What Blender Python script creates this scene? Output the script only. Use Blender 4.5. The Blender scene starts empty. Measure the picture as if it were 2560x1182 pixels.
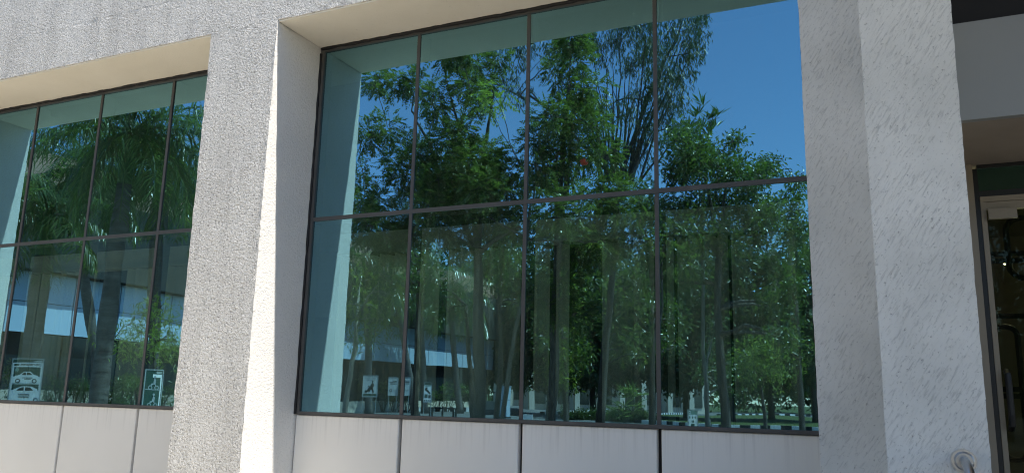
import bpy, math, random
import numpy as np
from mathutils import Vector, Matrix, noise as mnoise

# ------------------------------------------------------------------ camera, sky, sun, exposure
S = bpy.context.scene
COL = S.collection
CAM = np.array([5.2585, -5.735, 1.5814])
YAW, PITCH, ROLL, FPX = math.radians(24.855), math.radians(11.062), math.radians(1.366), 2011.93
_f = np.array([-math.sin(YAW)*math.cos(PITCH), math.cos(YAW)*math.cos(PITCH), math.sin(PITCH)])
_r = np.array([math.cos(YAW), math.sin(YAW), 0.0])
_u = np.cross(_r, _f)
CR = math.cos(ROLL)*_r + math.sin(ROLL)*_u
CU = -math.sin(ROLL)*_r + math.cos(ROLL)*_u
cam = bpy.data.cameras.new('camera'); co = bpy.data.objects.new('camera', cam); COL.objects.link(co)
cam.sensor_width = 36; cam.lens = 36*FPX/2560; cam.clip_end = 3000; cam.clip_start = 0.05
co.matrix_world = Matrix(((CR[0], CU[0], -_f[0], CAM[0]), (CR[1], CU[1], -_f[1], CAM[1]), (CR[2], CU[2], -_f[2], CAM[2]), (0, 0, 0, 1)))
S.camera = co

SUN = Vector((0.452, -0.090, 0.888)).normalized()          # direction towards the sun
W = bpy.data.worlds.new('World'); S.world = W; W.use_nodes = True
nt = W.node_tree; bg = nt.nodes['Background']
sky = nt.nodes.new('ShaderNodeTexSky'); sky.sky_type = 'NISHITA'; sky.sun_disc = False
sky.sun_elevation = math.asin(SUN.z); sky.sun_rotation = math.atan2(SUN.x, SUN.y)
sky.altitude = 500; sky.air_density = 1.0; sky.dust_density = 0.2; sky.ozone_density = 3.0
nt.links.new(sky.outputs[0], bg.inputs[0]); bg.inputs[1].default_value = 0.132
sl = bpy.data.lights.new('sun', 'SUN'); sl.energy = 4.3; sl.angle = math.radians(0.53); sl.color = (1.0, 0.95, 0.87)
so = bpy.data.objects.new('sun', sl); COL.objects.link(so)
so.rotation_euler = (-SUN).to_track_quat('-Z', 'Y').to_euler(); so.location = (10, -10, 30)
vs = S.view_settings; vs.view_transform = 'Standard'; vs.look = 'None'; vs.gamma = 1; vs.use_curve_mapping = False
vs.exposure = 0.90
S.cycles.max_bounces = 8; S.cycles.transparent_max_bounces = 16; S.cycles.glossy_bounces = 4; S.cycles.transmission_bounces = 4
S.cycles.caustics_reflective = False; S.cycles.caustics_refractive = False
S.cycles.use_denoising = True; S.cycles.use_adaptive_sampling = False; S.cycles.pixel_filter_type = 'BLACKMAN_HARRIS'; S.cycles.filter_width = 1.1; S.cycles.sample_clamp_indirect = 6

rng = np.random.default_rng(7)
random.seed(7)

# ------------------------------------------------------------------ key sizes (metres; front of wall at y=0, glass at y=G)
G = 0.71
ZS, ZT, ZP = 1.342, 3.278, 5.156           # sill, transom, lintel
PL, PR, XR = -0.879, -0.008, 4.838         # pier between the windows, right jamb of the large window
LAND = 0.45                                # landing at the entrance

def ray(px, py):
    return _f + CR*(px-1280)/FPX - CU*(py-591)/FPX
def seen(px, py, depth):
    """place in the forecourt whose mirror image in the windows lies in this direction"""
    q = CAM + ray(px, py)*depth
    return np.array([q[0], 2*G-q[1], q[2]])
def ground_at(px, py, z=0.0):
    d = ray(px, py); q = CAM + d*((z-CAM[2])/d[2])
    return np.array([q[0], 2*G-q[1], z])

# ------------------------------------------------------------------ materials
def new_mat(name):
    m = bpy.data.materials.new(name); m.use_nodes = True
    t = m.node_tree; t.nodes.clear()
    out = t.nodes.new('ShaderNodeOutputMaterial')
    return m, t, out
def N(t, kind, **kw):
    n = t.nodes.new(kind)
    for k, v in kw.items():
        if k.startswith('i_'): n.inputs[k[2:].replace('_', ' ')].default_value = v
        else: setattr(n, k, v)
    return n
def c4(c): return (c[0], c[1], c[2], 1)
def coords(t, scale=(1, 1, 1), rot=(0, 0, 0), kind='Object'):
    tc = N(t, 'ShaderNodeTexCoord'); mp = N(t, 'ShaderNodeMapping')
    mp.inputs['Scale'].default_value = scale; mp.inputs['Rotation'].default_value = rot
    t.links.new(tc.outputs[kind], mp.inputs[0]); return mp.outputs[0]
def nz(t, vec, scale, detail=3, rough=0.5, dist=0.0):
    n = N(t, 'ShaderNodeTexNoise'); n.inputs['Scale'].default_value = scale; n.inputs['Detail'].default_value = detail
    n.inputs['Roughness'].default_value = rough; n.inputs['Distortion'].default_value = dist
    t.links.new(vec, n.inputs['Vector']); return n.outputs['Fac']
def ramp(t, fac, stops):
    r = N(t, 'ShaderNodeValToRGB'); e = r.color_ramp.elements
    while len(e) > 1: e.remove(e[-1])
    e[0].position = stops[0][0]; e[0].color = c4(stops[0][1])
    for p, c in stops[1:]:
        k = e.new(p); k.color = c4(c)
    t.links.new(fac, r.inputs[0]); return r.outputs[0]
def g3(v): return (v, v, v)
def mth(t, op, a, b=None, c=None):
    n = N(t, 'ShaderNodeMath', operation=op)
    for i, v in enumerate((a, b, c)):
        if v is None: continue
        if isinstance(v, (int, float)): n.inputs[i].default_value = v
        else: t.links.new(v, n.inputs[i])
    return n.outputs[0]
def mixc(t, fac, a, b, blend='MIX'):
    n = N(t, 'ShaderNodeMix', data_type='RGBA', blend_type=blend)
    for i, v in ((0, fac), (6, a), (7, b)):
        if isinstance(v, (int, float)): n.inputs[i].default_value = v
        elif isinstance(v, tuple): n.inputs[i].default_value = c4(v)
        else: t.links.new(v, n.inputs[i])
    return n.outputs[2]
def bsdf(t, out, color, rough=0.6, metal=0.0, spec=0.3, normal=None):
    b = N(t, 'ShaderNodeBsdfPrincipled')
    if isinstance(color, tuple): b.inputs['Base Color'].default_value = c4(color)
    else: t.links.new(color, b.inputs['Base Color'])
    if isinstance(rough, (int, float)): b.inputs['Roughness'].default_value = rough
    else: t.links.new(rough, b.inputs['Roughness'])
    b.inputs['Metallic'].default_value = metal; b.inputs['Specular IOR Level'].default_value = spec
    if normal is not None: t.links.new(normal, b.inputs['Normal'])
    t.links.new(b.outputs[0], out.inputs['Surface']); return b
def bump(t, h, dist=0.01, strength=1.0, normal=None):
    n = N(t, 'ShaderNodeBump'); n.inputs['Distance'].default_value = dist; n.inputs['Strength'].default_value = strength
    t.links.new(h, n.inputs['Height'])
    if normal is not None: t.links.new(normal, n.inputs['Normal'])
    return n.outputs[0]

def plain(name, color, rough=0.6, metal=0.0, spec=0.3, var=0.12, vscale=3.0, bd=0.0, bs=40.0):
    m, t, out = new_mat(name); v = coords(t)
    n = nz(t, v, vscale, 5, 0.6)
    a = tuple(x*(1-var) for x in color); b = tuple(min(1, x*(1+var)) for x in color)
    col = ramp(t, n, [(0.3, a), (0.7, b)])
    nor = bump(t, nz(t, v, bs, 4), bd) if bd else None
    bsdf(t, out, col, rough, metal, spec, nor); return m

def mat_stucco():
    m, t, out = new_mat('stucco'); v = coords(t)
    w1 = nz(t, v, 24, 1, 0.5, 1.0)
    ridge = mth(t, 'ABSOLUTE', mth(t, 'SUBTRACT', w1, 0.5))
    worm = ramp(t, ridge, [(0.0, g3(1)), (0.045, g3(0.75)), (0.11, g3(0.0))])
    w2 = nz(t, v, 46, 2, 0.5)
    w3 = nz(t, v, 5, 3, 0.5)
    h = mth(t, 'ADD', mth(t, 'MULTIPLY', worm, 0.7), mth(t, 'ADD', mth(t, 'MULTIPLY', w2, 1.3), mth(t, 'MULTIPLY', w3, 0.12)))
    flat = ramp(t, nz(t, v, 2.2, 4, 0.6), [(0.36, g3(0.35)), (0.56, g3(1.0))])
    h = mth(t, 'MULTIPLY', h, flat)
    big = nz(t, v, 1.1, 4, 0.6)
    base = ramp(t, big, [(0.28, (0.66, 0.63, 0.58)), (0.72, (0.765, 0.735, 0.68))])
    base = mixc(t, 1.0, base, ramp(t, nz(t, coords(t, (5, 5, 0.45)), 1.0, 5, 0.65), [(0.36, g3(0.86)), (0.55, g3(1.0))]), 'MULTIPLY')
    pit = ramp(t, w2, [(0.32, g3(0.50)), (0.46, g3(1.0))])  # relief shade painted in: low spots of the fine grain darkened
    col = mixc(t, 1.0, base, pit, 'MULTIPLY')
    bsdf(t, out, col, 0.7, 0, 0.3, bump(t, h, 0.009)); return m
def mat_jamb():
    m, t, out = new_mat('jamb_render'); v = coords(t)
    h = mth(t, 'ADD', nz(t, v, 50, 2, 0.5), mth(t, 'MULTIPLY', nz(t, v, 110, 2, 0.5), 0.5))
    spk = ramp(t, nz(t, v, 70, 2, 0.5), [(0.30, g3(0.86)), (0.40, g3(1.0))])
    base = ramp(t, nz(t, v, 1.3, 4, 0.6), [(0.3, (0.74, 0.715, 0.675)), (0.7, (0.80, 0.77, 0.725))])
    bsdf(t, out, mixc(t, 1.0, base, spk, 'MULTIPLY'), 0.75, 0, 0.2, bump(t, h, 0.0065)); return m
def mat_trowelled():
    m, t, out = new_mat('trowelled_plaster')
    v = coords(t); vd0 = coords(t, (1, 1, 1), (0, math.radians(-32), 0)); mp2 = N(t, 'ShaderNodeMapping'); mp2.inputs['Scale'].default_value = (70, 34, 13); t.links.new(vd0, mp2.inputs[0]); vd = mp2.outputs[0]
    streak = nz(t, vd, 1.0, 4, 0.65, 0.3)
    pits = nz(t, v, 55, 3, 0.6)
    fine = nz(t, v, 120, 2, 0.5)
    big = nz(t, v, 1.6, 4, 0.55)
    gate = ramp(t, nz(t, v, 4.5, 3, 0.5), [(0.38, g3(0)), (0.62, g3(1))])
    s = ramp(t, streak, [(0.36, g3(0.0)), (0.50, g3(1.0))])
    p = ramp(t, pits, [(0.30, g3(0.0)), (0.42, g3(1.0))])
    h = mth(t, 'ADD', mth(t, 'MULTIPLY', s, 0.5), mth(t, 'ADD', mth(t, 'MULTIPLY', p, 0.5), mth(t, 'MULTIPLY', fine, 0.35)))
    base = ramp(t, big, [(0.32, (0.66, 0.645, 0.595)), (0.68, (0.81, 0.79, 0.735))])
    d1 = mixc(t, gate, ramp(t, streak, [(0.35, g3(0.76)), (0.50, g3(1.0))]), ramp(t, streak, [(0.30, g3(0.80)), (0.44, g3(1.0))]))
    d2 = ramp(t, pits, [(0.29, g3(0.6)), (0.39, g3(1.0))])
    col = mixc(t, 1.0, mixc(t, 1.0, base, d1, 'MULTIPLY'), d2, 'MULTIPLY')
    bsdf(t, out, col, 0.75, 0, 0.25, bump(t, h, 0.0028)); return m
def mat_soffit():
    m, t, out = new_mat('cream_plaster'); v = coords(t)
    big = nz(t, v, 1.3, 5, 0.65); fine = nz(t, v, 90, 3, 0.6)
    base = ramp(t, big, [(0.25, (0.80, 0.75, 0.63)), (0.75, (0.87, 0.825, 0.71))])
    spk = ramp(t, nz(t, v, 14, 4, 0.7), [(0.25, g3(0.8)), (0.36, g3(1))])
    bsdf(t, out, mixc(t, 1.0, base, spk, 'MULTIPLY'), 0.8, 0, 0.2, bump(t, fine, 0.003)); return m
def mat_panel():
    m, t, out = new_mat('grey_composite_panel'); v = coords(t)
    big = nz(t, v, 0.9, 3, 0.5); drip = nz(t, coords(t, (26, 26, 0.8)), 1.0, 4, 0.65)
    base = ramp(t, big, [(0.3, (0.73, 0.70, 0.645)), (0.7, (0.79, 0.76, 0.705))])
    sep = N(t, 'ShaderNodeSeparateXYZ'); t.links.new(coords(t), sep.inputs[0])
    top = ramp(t, sep.outputs[2], [(0.0, g3(0)), (1.0, g3(1))])
    mask = mth(t, 'MULTIPLY', mth(t, 'SMOOTH_MIN', mth(t, 'MAXIMUM', mth(t, 'MULTIPLY', mth(t, 'SUBTRACT', sep.outputs[2], ZS-0.30), 2.6), 0.0), 1.0, 0.1), ramp(t, drip, [(0.5, g3(0)), (0.75, g3(1))]))
    oi = N(t, 'ShaderNodeObjectInfo')
    base = mixc(t, 1.0, base, ramp(t, oi.outputs['Random'], [(0.0, g3(0.93)), (1.0, g3(1.0))]), 'MULTIPLY')
    col = mixc(t, mth(t, 'MULTIPLY', mask, 0.6), base, (0.34, 0.31, 0.28))
    bsdf(t, out, col, 0.42, 0, 0.4, bump(t, nz(t, v, 1.6, 2), 0.004)); return m
REFL = (0.165, 0.35, 0.42)
TRAN = (0.32, 0.37, 0.32)
def mat_glass(name='tinted_mirror_glass', refl=REFL, tran=TRAN, dust=0.014, rough=0.0):
    m, t, out = new_mat(name); v = coords(t, kind='Object')
    oi = N(t, 'ShaderNodeObjectInfo'); sh = N(t, 'ShaderNodeVectorMath', operation='ADD'); cx = N(t, 'ShaderNodeCombineXYZ')
    t.links.new(mth(t, 'MULTIPLY', oi.outputs['Random'], 37.0), cx.inputs[1]); t.links.new(v, sh.inputs[0]); t.links.new(cx.outputs[0], sh.inputs[1])
    wob = nz(t, sh.outputs[0], 0.9, 2, 0.5)
    nor = bump(t, wob, 0.0010)
    gl = N(t, 'ShaderNodeBsdfGlossy'); gl.inputs['Color'].default_value = c4(refl); gl.inputs['Roughness'].default_value = rough
    t.links.new(nor, gl.inputs['Normal'])
    tr = N(t, 'ShaderNodeBsdfTransparent'); tr.inputs['Color'].default_value = c4(tran)
    ad = N(t, 'ShaderNodeAddShader'); t.links.new(gl.outputs[0], ad.inputs[0]); t.links.new(tr.outputs[0], ad.inputs[1])
    df = N(t, 'ShaderNodeBsdfDiffuse'); df.inputs['Color'].default_value = (0.45, 0.44, 0.40, 1)
    strk = nz(t, coords(t, (14, 14, 0.9)), 1.0, 4, 0.6); spk = nz(t, v, 55, 2, 0.5)
    f = mth(t, 'ADD', mth(t, 'MULTIPLY', ramp(t, strk, [(0.45, g3(0.35)), (0.75, g3(1.6))]), dust), mth(t, 'MULTIPLY', ramp(t, spk, [(0.74, g3(0)), (0.80, g3(1))]), 0.12))
    mx = N(t, 'ShaderNodeMixShader'); t.links.new(f, mx.inputs[0]); t.links.new(ad.outputs[0], mx.inputs[1]); t.links.new(df.outputs[0], mx.inputs[2])
    t.links.new(mx.outputs[0], out.inputs['Surface']); return m
def mat_clear():
    m, t, out = new_mat('glass_core'); tr = N(t, 'ShaderNodeBsdfTransparent'); tr.inputs['Color'].default_value = (0.97, 0.99, 0.98, 1)
    t.links.new(tr.outputs[0], out.inputs['Surface']); return m
def mat_leaf(name, dark, light, trans=0.35, rough=0.42, young=None, spec=0.5):
    m, t, out = new_mat(name)
    geo = N(t, 'ShaderNodeNewGeometry'); r = geo.outputs['Random Per Island']
    v = coords(t); big = nz(t, v, 0.7, 2)
    mid = tuple((a+b)/2 for a, b in zip(dark, light))
    stops = [(0.0, dark), (0.6, mid), (0.9, light)]
    if young: stops.append((1.0, young))
    f = mth(t, 'ADD', mth(t, 'MULTIPLY', r, 0.75), mth(t, 'MULTIPLY', mth(t, 'SUBTRACT', big, 0.3), 0.5))
    col = ramp(t, f, stops)
    b = N(t, 'ShaderNodeBsdfPrincipled'); t.links.new(col, b.inputs['Base Color']); b.inputs['Roughness'].default_value = rough
    b.inputs['Specular IOR Level'].default_value = spec
    tl = N(t, 'ShaderNodeBsdfTranslucent')
    t.links.new(mixc(t, 1.0, col, (1.5, 1.7, 0.6), 'MULTIPLY'), tl.inputs['Color'])
    mx = N(t, 'ShaderNodeMixShader'); mx.inputs[0].default_value = trans
    t.links.new(b.outputs[0], mx.inputs[1]); t.links.new(tl.outputs[0], mx.inputs[2]); t.links.new(mx.outputs[0], out.inputs['Surface'])
    return m
def mat_bark(name, a, b, rings=False):
    m, t, out = new_mat(name)
    v = coords(t, (1, 1, 4.5) if rings else (6, 6, 1.2))
    n = nz(t, v, 2.0 if rings else 2.5, 5, 0.65)
    bsdf(t, out, ramp(t, n, [(0.3, a), (0.7, b)]), 0.85, 0, 0.15, bump(t, n, 0.03)); return m
def mat_emit(name, c, s):
    m, t, out = new_mat(name); e = N(t, 'ShaderNodeEmission'); e.inputs[0].default_value = c4(c); e.inputs[1].default_value = s
    t.links.new(e.outputs[0], out.inputs['Surface']); return m
def mat_ground(name, a, b, scale=0.4, fine=30, rough=0.85, bd=0.01):
    m, t, out = new_mat(name); v = coords(t)
    n1 = nz(t, v, scale, 6, 0.65); n2 = nz(t, v, fine, 3, 0.6)
    col = mixc(t, 1.0, ramp(t, n1, [(0.3, a), (0.7, b)]), ramp(t, n2, [(0.25, g3(0.7)), (0.6, g3(1.05))]), 'MULTIPLY')
    bsdf(t, out, col, rough, 0, 0.2, bump(t, n2, bd)); return m

M = {}
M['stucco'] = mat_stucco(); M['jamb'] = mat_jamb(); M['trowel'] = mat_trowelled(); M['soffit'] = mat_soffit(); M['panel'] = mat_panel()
M['glass'] = mat_glass(); M['core'] = mat_clear()
M['frame'] = plain('bronze_frame', (0.075, 0.073, 0.070), 0.5, 0, 0.4, 0.15)
M['gasket'] = plain('black_gasket', (0.014, 0.013, 0.013), 0.6, 0, 0.3)
M['backing'] = plain('dark_backing', (0.03, 0.025, 0.022), 0.8)
M['curtain'] = plain('grey_drape', (0.66, 0.67, 0.60), 0.9, 0, 0.1, 0.08, 2.0)
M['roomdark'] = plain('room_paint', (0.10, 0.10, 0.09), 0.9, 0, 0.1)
M['pelmet'] = plain('pelmet_paint', (0.42, 0.44, 0.40), 0.8, 0, 0.1)
M['fascia'] = plain('grey_fascia_panel', (0.25, 0.255, 0.245), 0.4, 0, 0.4, 0.05, 0.8)
M['esoffit'] = plain('taupe_soffit_paint', (0.30, 0.25, 0.20), 0.7, 0, 0.2, 0.08)
M['beige'] = plain('beige_door_metal', (0.25, 0.21, 0.155), 0.45, 0, 0.4, 0.06)
M['black'] = plain('black_metal', (0.012, 0.012, 0.012), 0.4, 0, 0.4)
M['steel'] = plain('brushed_steel', (0.50, 0.51, 0.52), 0.3, 1.0, 0.5, 0.06, 12)
M['lobby'] = plain('lobby_paint', (0.34, 0.31, 0.22), 0.8)
M['doorglass'] = mat_glass('door_glass', (0.010, 0.012, 0.010), (0.50, 0.52, 0.42), 0.01)
M['transglass'] = mat_glass('dark_green_glass', (0.08, 0.16, 0.13), (0.05, 0.10, 0.08), 0.01)
M['lamp'] = mat_emit('lit_lamp', (1.0, 0.93, 0.72), 26.0)
M['paving'] = mat_ground('warm_paving', (0.50, 0.45, 0.365), (0.58, 0.53, 0.44), 0.5, 25)
M['asphalt'] = mat_ground('asphalt', (0.12, 0.12, 0.12), (0.18, 0.178, 0.17), 0.3, 60)
M['lawn'] = mat_ground('lawn_soil', (0.05, 0.075, 0.02), (0.10, 0.115, 0.04), 0.6, 20, 0.95, 0.03)
M['soil'] = mat_ground('bed_soil', (0.09, 0.065, 0.045), (0.15, 0.11, 0.075), 0.8, 12, 0.95, 0.03)
M['kwhite'] = plain('white_kerb_paint', (0.72, 0.72, 0.70), 0.7, 0, 0.2, 0.15, 6)
M['kblack'] = plain('black_kerb_paint', (0.025, 0.025, 0.028), 0.7, 0, 0.2, 0.3, 6)
M['white'] = plain('white_print', (0.88, 0.89, 0.87), 0.5, 0, 0.3, 0.04)
M['dgreen'] = plain('dark_green_print', (0.03, 0.08, 0.06), 0.5, 0, 0.3)
M['mgreen'] = plain('mid_green_print', (0.22, 0.36, 0.30), 0.5, 0, 0.3)
M['ink'] = plain('black_print', (0.015, 0.02, 0.02), 0.5)
M['signmetal'] = plain('sign_metal', (0.45, 0.47, 0.47), 0.4, 0.6)
M['greysign'] = plain('faded_sign_print', (0.50, 0.53, 0.52), 0.5, 0, 0.3, 0.08)
M['peach'] = plain('peach_render', (0.46, 0.30, 0.22), 0.85, 0, 0.1, 0.08, 0.5)
M['cream'] = plain('cream_render', (0.66, 0.58, 0.46), 0.85, 0, 0.1, 0.08, 0.5)
M['skypane'] = plain('pale_blue_sky_tint', (0.44, 0.58, 0.72), 0.12, 0, 0.6, 0.05, 0.6)  # sky reflection of the glass band painted as pale blue
M['darkglass'] = plain('dark_office_glass', (0.02, 0.03, 0.035), 0.08, 0, 0.6, 0.1)
M['overhang_shade'] = plain('dark_overhang_shade', (0.05, 0.055, 0.05), 0.8)  # dark colour stands in for the shade under the eaves
M['cabinet'] = plain('pale_blue_paint', (0.34, 0.43, 0.50), 0.5)
M['tulip'] = mat_leaf('tulip_leaf', (0.055, 0.085, 0.03), (0.17, 0.21, 0.08), 0.48, 0.25, (0.27, 0.32, 0.07), 1.0)
M['gumleaf'] = mat_leaf('gum_leaf', (0.045, 0.075, 0.028), (0.12, 0.16, 0.06), 0.30, 0.34, None, 0.8)
M['broad'] = mat_leaf('broad_leaf', (0.045, 0.08, 0.025), (0.15, 0.20, 0.07), 0.45, 0.25, (0.24, 0.3, 0.03), 1.0)
M['fresh'] = mat_leaf('fresh_leaf', (0.12, 0.16, 0.045), (0.27, 0.33, 0.10), 0.50, 0.30)
M['palmleaf'] = mat_leaf('palm_leaf', (0.065, 0.105, 0.045), (0.19, 0.25, 0.11), 0.42, 0.25, None, 1.0)
M['shrubleaf'] = mat_leaf('shrub_leaf', (0.045, 0.085, 0.02), (0.14, 0.21, 0.06), 0.30, 0.34, None, 0.8)
M['backleaf'] = mat_leaf('far_leaf', (0.035, 0.065, 0.025), (0.11, 0.15, 0.06), 0.35, 0.4)
M['yellowleaf'] = mat_leaf('yellow_leaf', (0.35, 0.38, 0.05), (0.5, 0.5, 0.08), 0.4)
M['flower'] = plain('red_petal', (0.75, 0.09, 0.04), 0.5)
M['bark'] = mat_bark('grey_brown_bark', (0.035, 0.03, 0.025), (0.17, 0.145, 0.12))
M['palebark'] = mat_bark('pale_bark', (0.20, 0.18, 0.15), (0.34, 0.31, 0.27))
M['palmbark'] = mat_bark('ringed_palm_bark', (0.09, 0.08, 0.07), (0.20, 0.185, 0.165), True)
M['crownshaft'] = plain('palm_crownshaft', (0.07, 0.13, 0.05), 0.4)

# ------------------------------------------------------------------ mesh helpers
class MB:
    def __init__(s): s.v = []; s.f = []; s.m = []; s.n = 0
    def add(s, v, f, mi=0):
        v = np.asarray(v, float); s.v.append(v)
        for q in f: s.f.append(tuple(int(i)+s.n for i in q)); s.m.append(mi)
        s.n += len(v); return s
    def box(s, x0, x1, y0, y1, z0, z1, mi=0):
        v = [(x, y, z) for z in (z0, z1) for y in (y0, y1) for x in (x0, x1)]
        return s.add(v, [(0, 2, 3, 1), (4, 5, 7, 6), (0, 1, 5, 4), (2, 6, 7, 3), (0, 4, 6, 2), (1, 3, 7, 5)], mi)
    def obox(s, c, ax, ay, az, mi=0):
        c, ax, ay, az = map(np.asarray, (c, ax, ay, az))
        v = [c+i*ax+j*ay+k*az for k in (-1, 1) for j in (-1, 1) for i in (-1, 1)]
        return s.add(v, [(0, 2, 3, 1), (4, 5, 7, 6), (0, 1, 5, 4), (2, 6, 7, 3), (0, 4, 6, 2), (1, 3, 7, 5)], mi)
    def tube(s, pts, rad, sides=7, cap=True, mi=0):
        pts = np.asarray(pts, float); n = len(pts)
        rad = np.broadcast_to(np.asarray(rad, float), (n,))
        tan = np.gradient(pts, axis=0); tan /= np.linalg.norm(tan, axis=1)[:, None]+1e-12
        ref = np.array([0.0, 0.0, 1.0]) if abs(tan[0][2]) < 0.9 else np.array([1.0, 0.0, 0.0])
        V = []
        for i in range(n):
            a = np.cross(tan[i], ref); a /= np.linalg.norm(a)+1e-12; b = np.cross(tan[i], a); ref = np.cross(a, tan[i])
            an = np.arange(sides)*2*math.pi/sides
            V.append(pts[i]+rad[i]*(np.cos(an)[:, None]*a+np.sin(an)[:, None]*b))
        F = [(i*sides+j, i*sides+(j+1) % sides, (i+1)*sides+(j+1) % sides, (i+1)*sides+j) for i in range(n-1) for j in range(sides)]
        if cap: F += [tuple(range(sides-1, -1, -1)), tuple((n-1)*sides+j for j in range(sides))]
        return s.add(np.concatenate(V), F, mi)
    def prism(s, poly, depth_axis_fn, d0, d1, mi=0):
        n = len(poly); v = [depth_axis_fn(p, d0) for p in poly]+[depth_axis_fn(p, d1) for p in poly]
        f = [tuple(range(n-1, -1, -1)), tuple(range(n, 2*n))]+[(i, (i+1) % n, n+(i+1) % n, n+i) for i in range(n)]
        return s.add(v, f, mi)
    def build(s, name, mats, parent=None, smooth=False):
        me = bpy.data.meshes.new(name)
        me.from_pydata([tuple(p) for p in np.concatenate(s.v)], [], s.f)
        if not isinstance(mats, (list, tuple)): mats = [mats]
        for m in mats: me.materials.append(M[m])
        if len(mats) > 1: me.polygons.foreach_set('material_index', s.m)
        if smooth: me.polygons.foreach_set('use_smooth', [True]*len(me.polygons))
        me.update()
        return link(name, me, parent)
def link(name, data, parent=None, mw=None):
    o = bpy.data.objects.new(name, data); COL.objects.link(o)
    if parent is not None:
        o.parent = parent; o.matrix_parent_inverse = Matrix.Identity(4) if mw is None else mw
        if mw is None: o.matrix_parent_inverse = parent_inv(parent)
    return o
def parent_inv(p):
    m = Matrix.Identity(4); q = p; chain = []
    while q is not None: chain.append(q); q = q.parent
    for q in reversed(chain): m = m @ (q.matrix_parent_inverse if q.parent else Matrix.Identity(4)) @ q.matrix_basis
    return m.inverted()
def empty(name, loc):
    o = bpy.data.objects.new(name, None); COL.objects.link(o); o.location = tuple(float(x) for x in loc); o.empty_display_size = 0.2; return o
def tag(o, label, cat, group=None, kind=None):
    if label: o['label'] = label
    if cat: o['category'] = cat
    if group: o['group'] = group
    if kind: o['kind'] = kind
    return o
def tri_object(name, V, F, mat, parent=None, smooth=False):
    me = bpy.data.meshes.new(name); nv, nf = len(V), len(F)
    me.vertices.add(nv); me.vertices.foreach_set('co', np.asarray(V, np.float32).ravel())
    me.loops.add(nf*3); me.loops.foreach_set('vertex_index', np.asarray(F, np.int32).ravel())
    me.polygons.add(nf); me.polygons.foreach_set('loop_start', np.arange(0, nf*3, 3, dtype=np.int32))
    try: me.polygons.foreach_set('loop_total', np.full(nf, 3, np.int32))
    except Exception: pass
    me.materials.append(M[mat]); me.update(calc_edges=True); me.validate()
    return link(name, me, parent)

def rough_box(mb, x0, x1, y0, y1, z0, z1, step, amp, mi=0, side=0):
    """box of small faces whose corners and arrises are slightly uneven, as hand-laid render is"""
    nx, ny, nz_ = (max(1, int(round((b-a)/step))) for a, b in ((x0, x1), (y0, y1), (z0, z1)))
    xs, ys, zs = np.linspace(x0, x1, nx+1), np.linspace(y0, y1, ny+1), np.linspace(z0, z1, nz_+1)
    idx = {}; V = []; F = []
    def vid(i, j, k):
        key = (i, j, k)
        if key not in idx:
            p = Vector((xs[i], ys[j], zs[k])); ed = (i in (0, nx))+(j in (0, ny))+(k in (0, nz_))
            d = (mnoise.noise_vector(p*9.0)*amp + mnoise.noise_vector(p*31.0)*amp*0.6) if ed > 1 else Vector((0, 0, 0))
            idx[key] = len(V); V.append(tuple(p+d))
        return idx[key]
    for i in range(nx):
        for k in range(nz_):
            F.append((vid(i, 0, k), vid(i+1, 0, k), vid(i+1, 0, k+1), vid(i, 0, k+1)))
    for j in range(ny):
        for k in range(nz_):
            F.append((vid(0, j+1, k), vid(0, j, k), vid(0, j, k+1), vid(0, j+1, k+1)))
            F.append((vid(nx, j, k), vid(nx, j+1, k), vid(nx, j+1, k+1), vid(nx, j, k+1)))
    for i in range(nx):
        for j in range(ny):
            F.append((vid(i, j+1, 0), vid(i+1, j+1, 0), vid(i+1, j, 0), vid(i, j, 0)))
            F.append((vid(i, j, nz_), vid(i+1, j, nz_), vid(i+1, j+1, nz_), vid(i, j+1, nz_)))
    F.append(tuple(vid(*q) for q in ((0, ny, 0), (0, ny, nz_), (nx, ny, nz_), (nx, ny, 0))))
    mb.add(V, F, mi)
    if side: mb.m[-len(F):] = [side if nx*nz_ <= i < nx*nz_+2*ny*nz_ else mi for i in range(len(F))]
    return mb

# ------------------------------------------------------------------ ground
def sheet(name, poly, z, mat, kind='structure', th=0.0, sub=None):
    mb = MB(); poly = [(p[0], p[1]) for p in poly]
    if th: mb.prism(poly, lambda p, d: (p[0], p[1], d), z-th, z)
    else: mb.add([(p[0], p[1], z) for p in poly], [tuple(range(len(poly)))])
    o = mb.build(name, mat); o['kind'] = kind; return o
sheet('ground', [(-600, -600), (600, -600), (600, 600), (-600, 600)], -0.02, 'lawn')
sheet('forecourt_paving', [(-40, -13), (40, -13), (40, 3), (-40, 3)], -0.004, 'paving')
sheet('planting_verge', [(-60, -27), (30, -27), (30, -13), (-60, -13)], -0.008, 'soil')
sheet('road', [(-120, -140), (20, -140), (20, -27), (-120, -27)], 0.0, 'asphalt')

# ------------------------------------------------------------------ the office building
B = tag(empty('office_building', (0, 0.4, 0)), 'pale stucco office building with large mirrored windows filling the picture', 'building')
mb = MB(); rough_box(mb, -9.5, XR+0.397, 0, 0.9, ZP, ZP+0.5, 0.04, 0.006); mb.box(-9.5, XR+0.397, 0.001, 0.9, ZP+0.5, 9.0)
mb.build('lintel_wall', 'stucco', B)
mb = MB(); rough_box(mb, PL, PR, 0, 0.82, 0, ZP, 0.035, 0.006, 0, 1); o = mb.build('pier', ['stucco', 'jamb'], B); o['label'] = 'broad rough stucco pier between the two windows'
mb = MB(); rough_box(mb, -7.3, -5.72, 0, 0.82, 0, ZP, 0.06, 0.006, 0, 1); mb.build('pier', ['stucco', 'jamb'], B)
mb = MB(); rough_box(mb, XR, XR+0.397, 0, 0.82, 0, ZP, 0.035, 0.004); o = mb.build('pier', 'trowel', B); o['label'] = 'narrow shaded plaster strip right of the large window'
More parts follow.
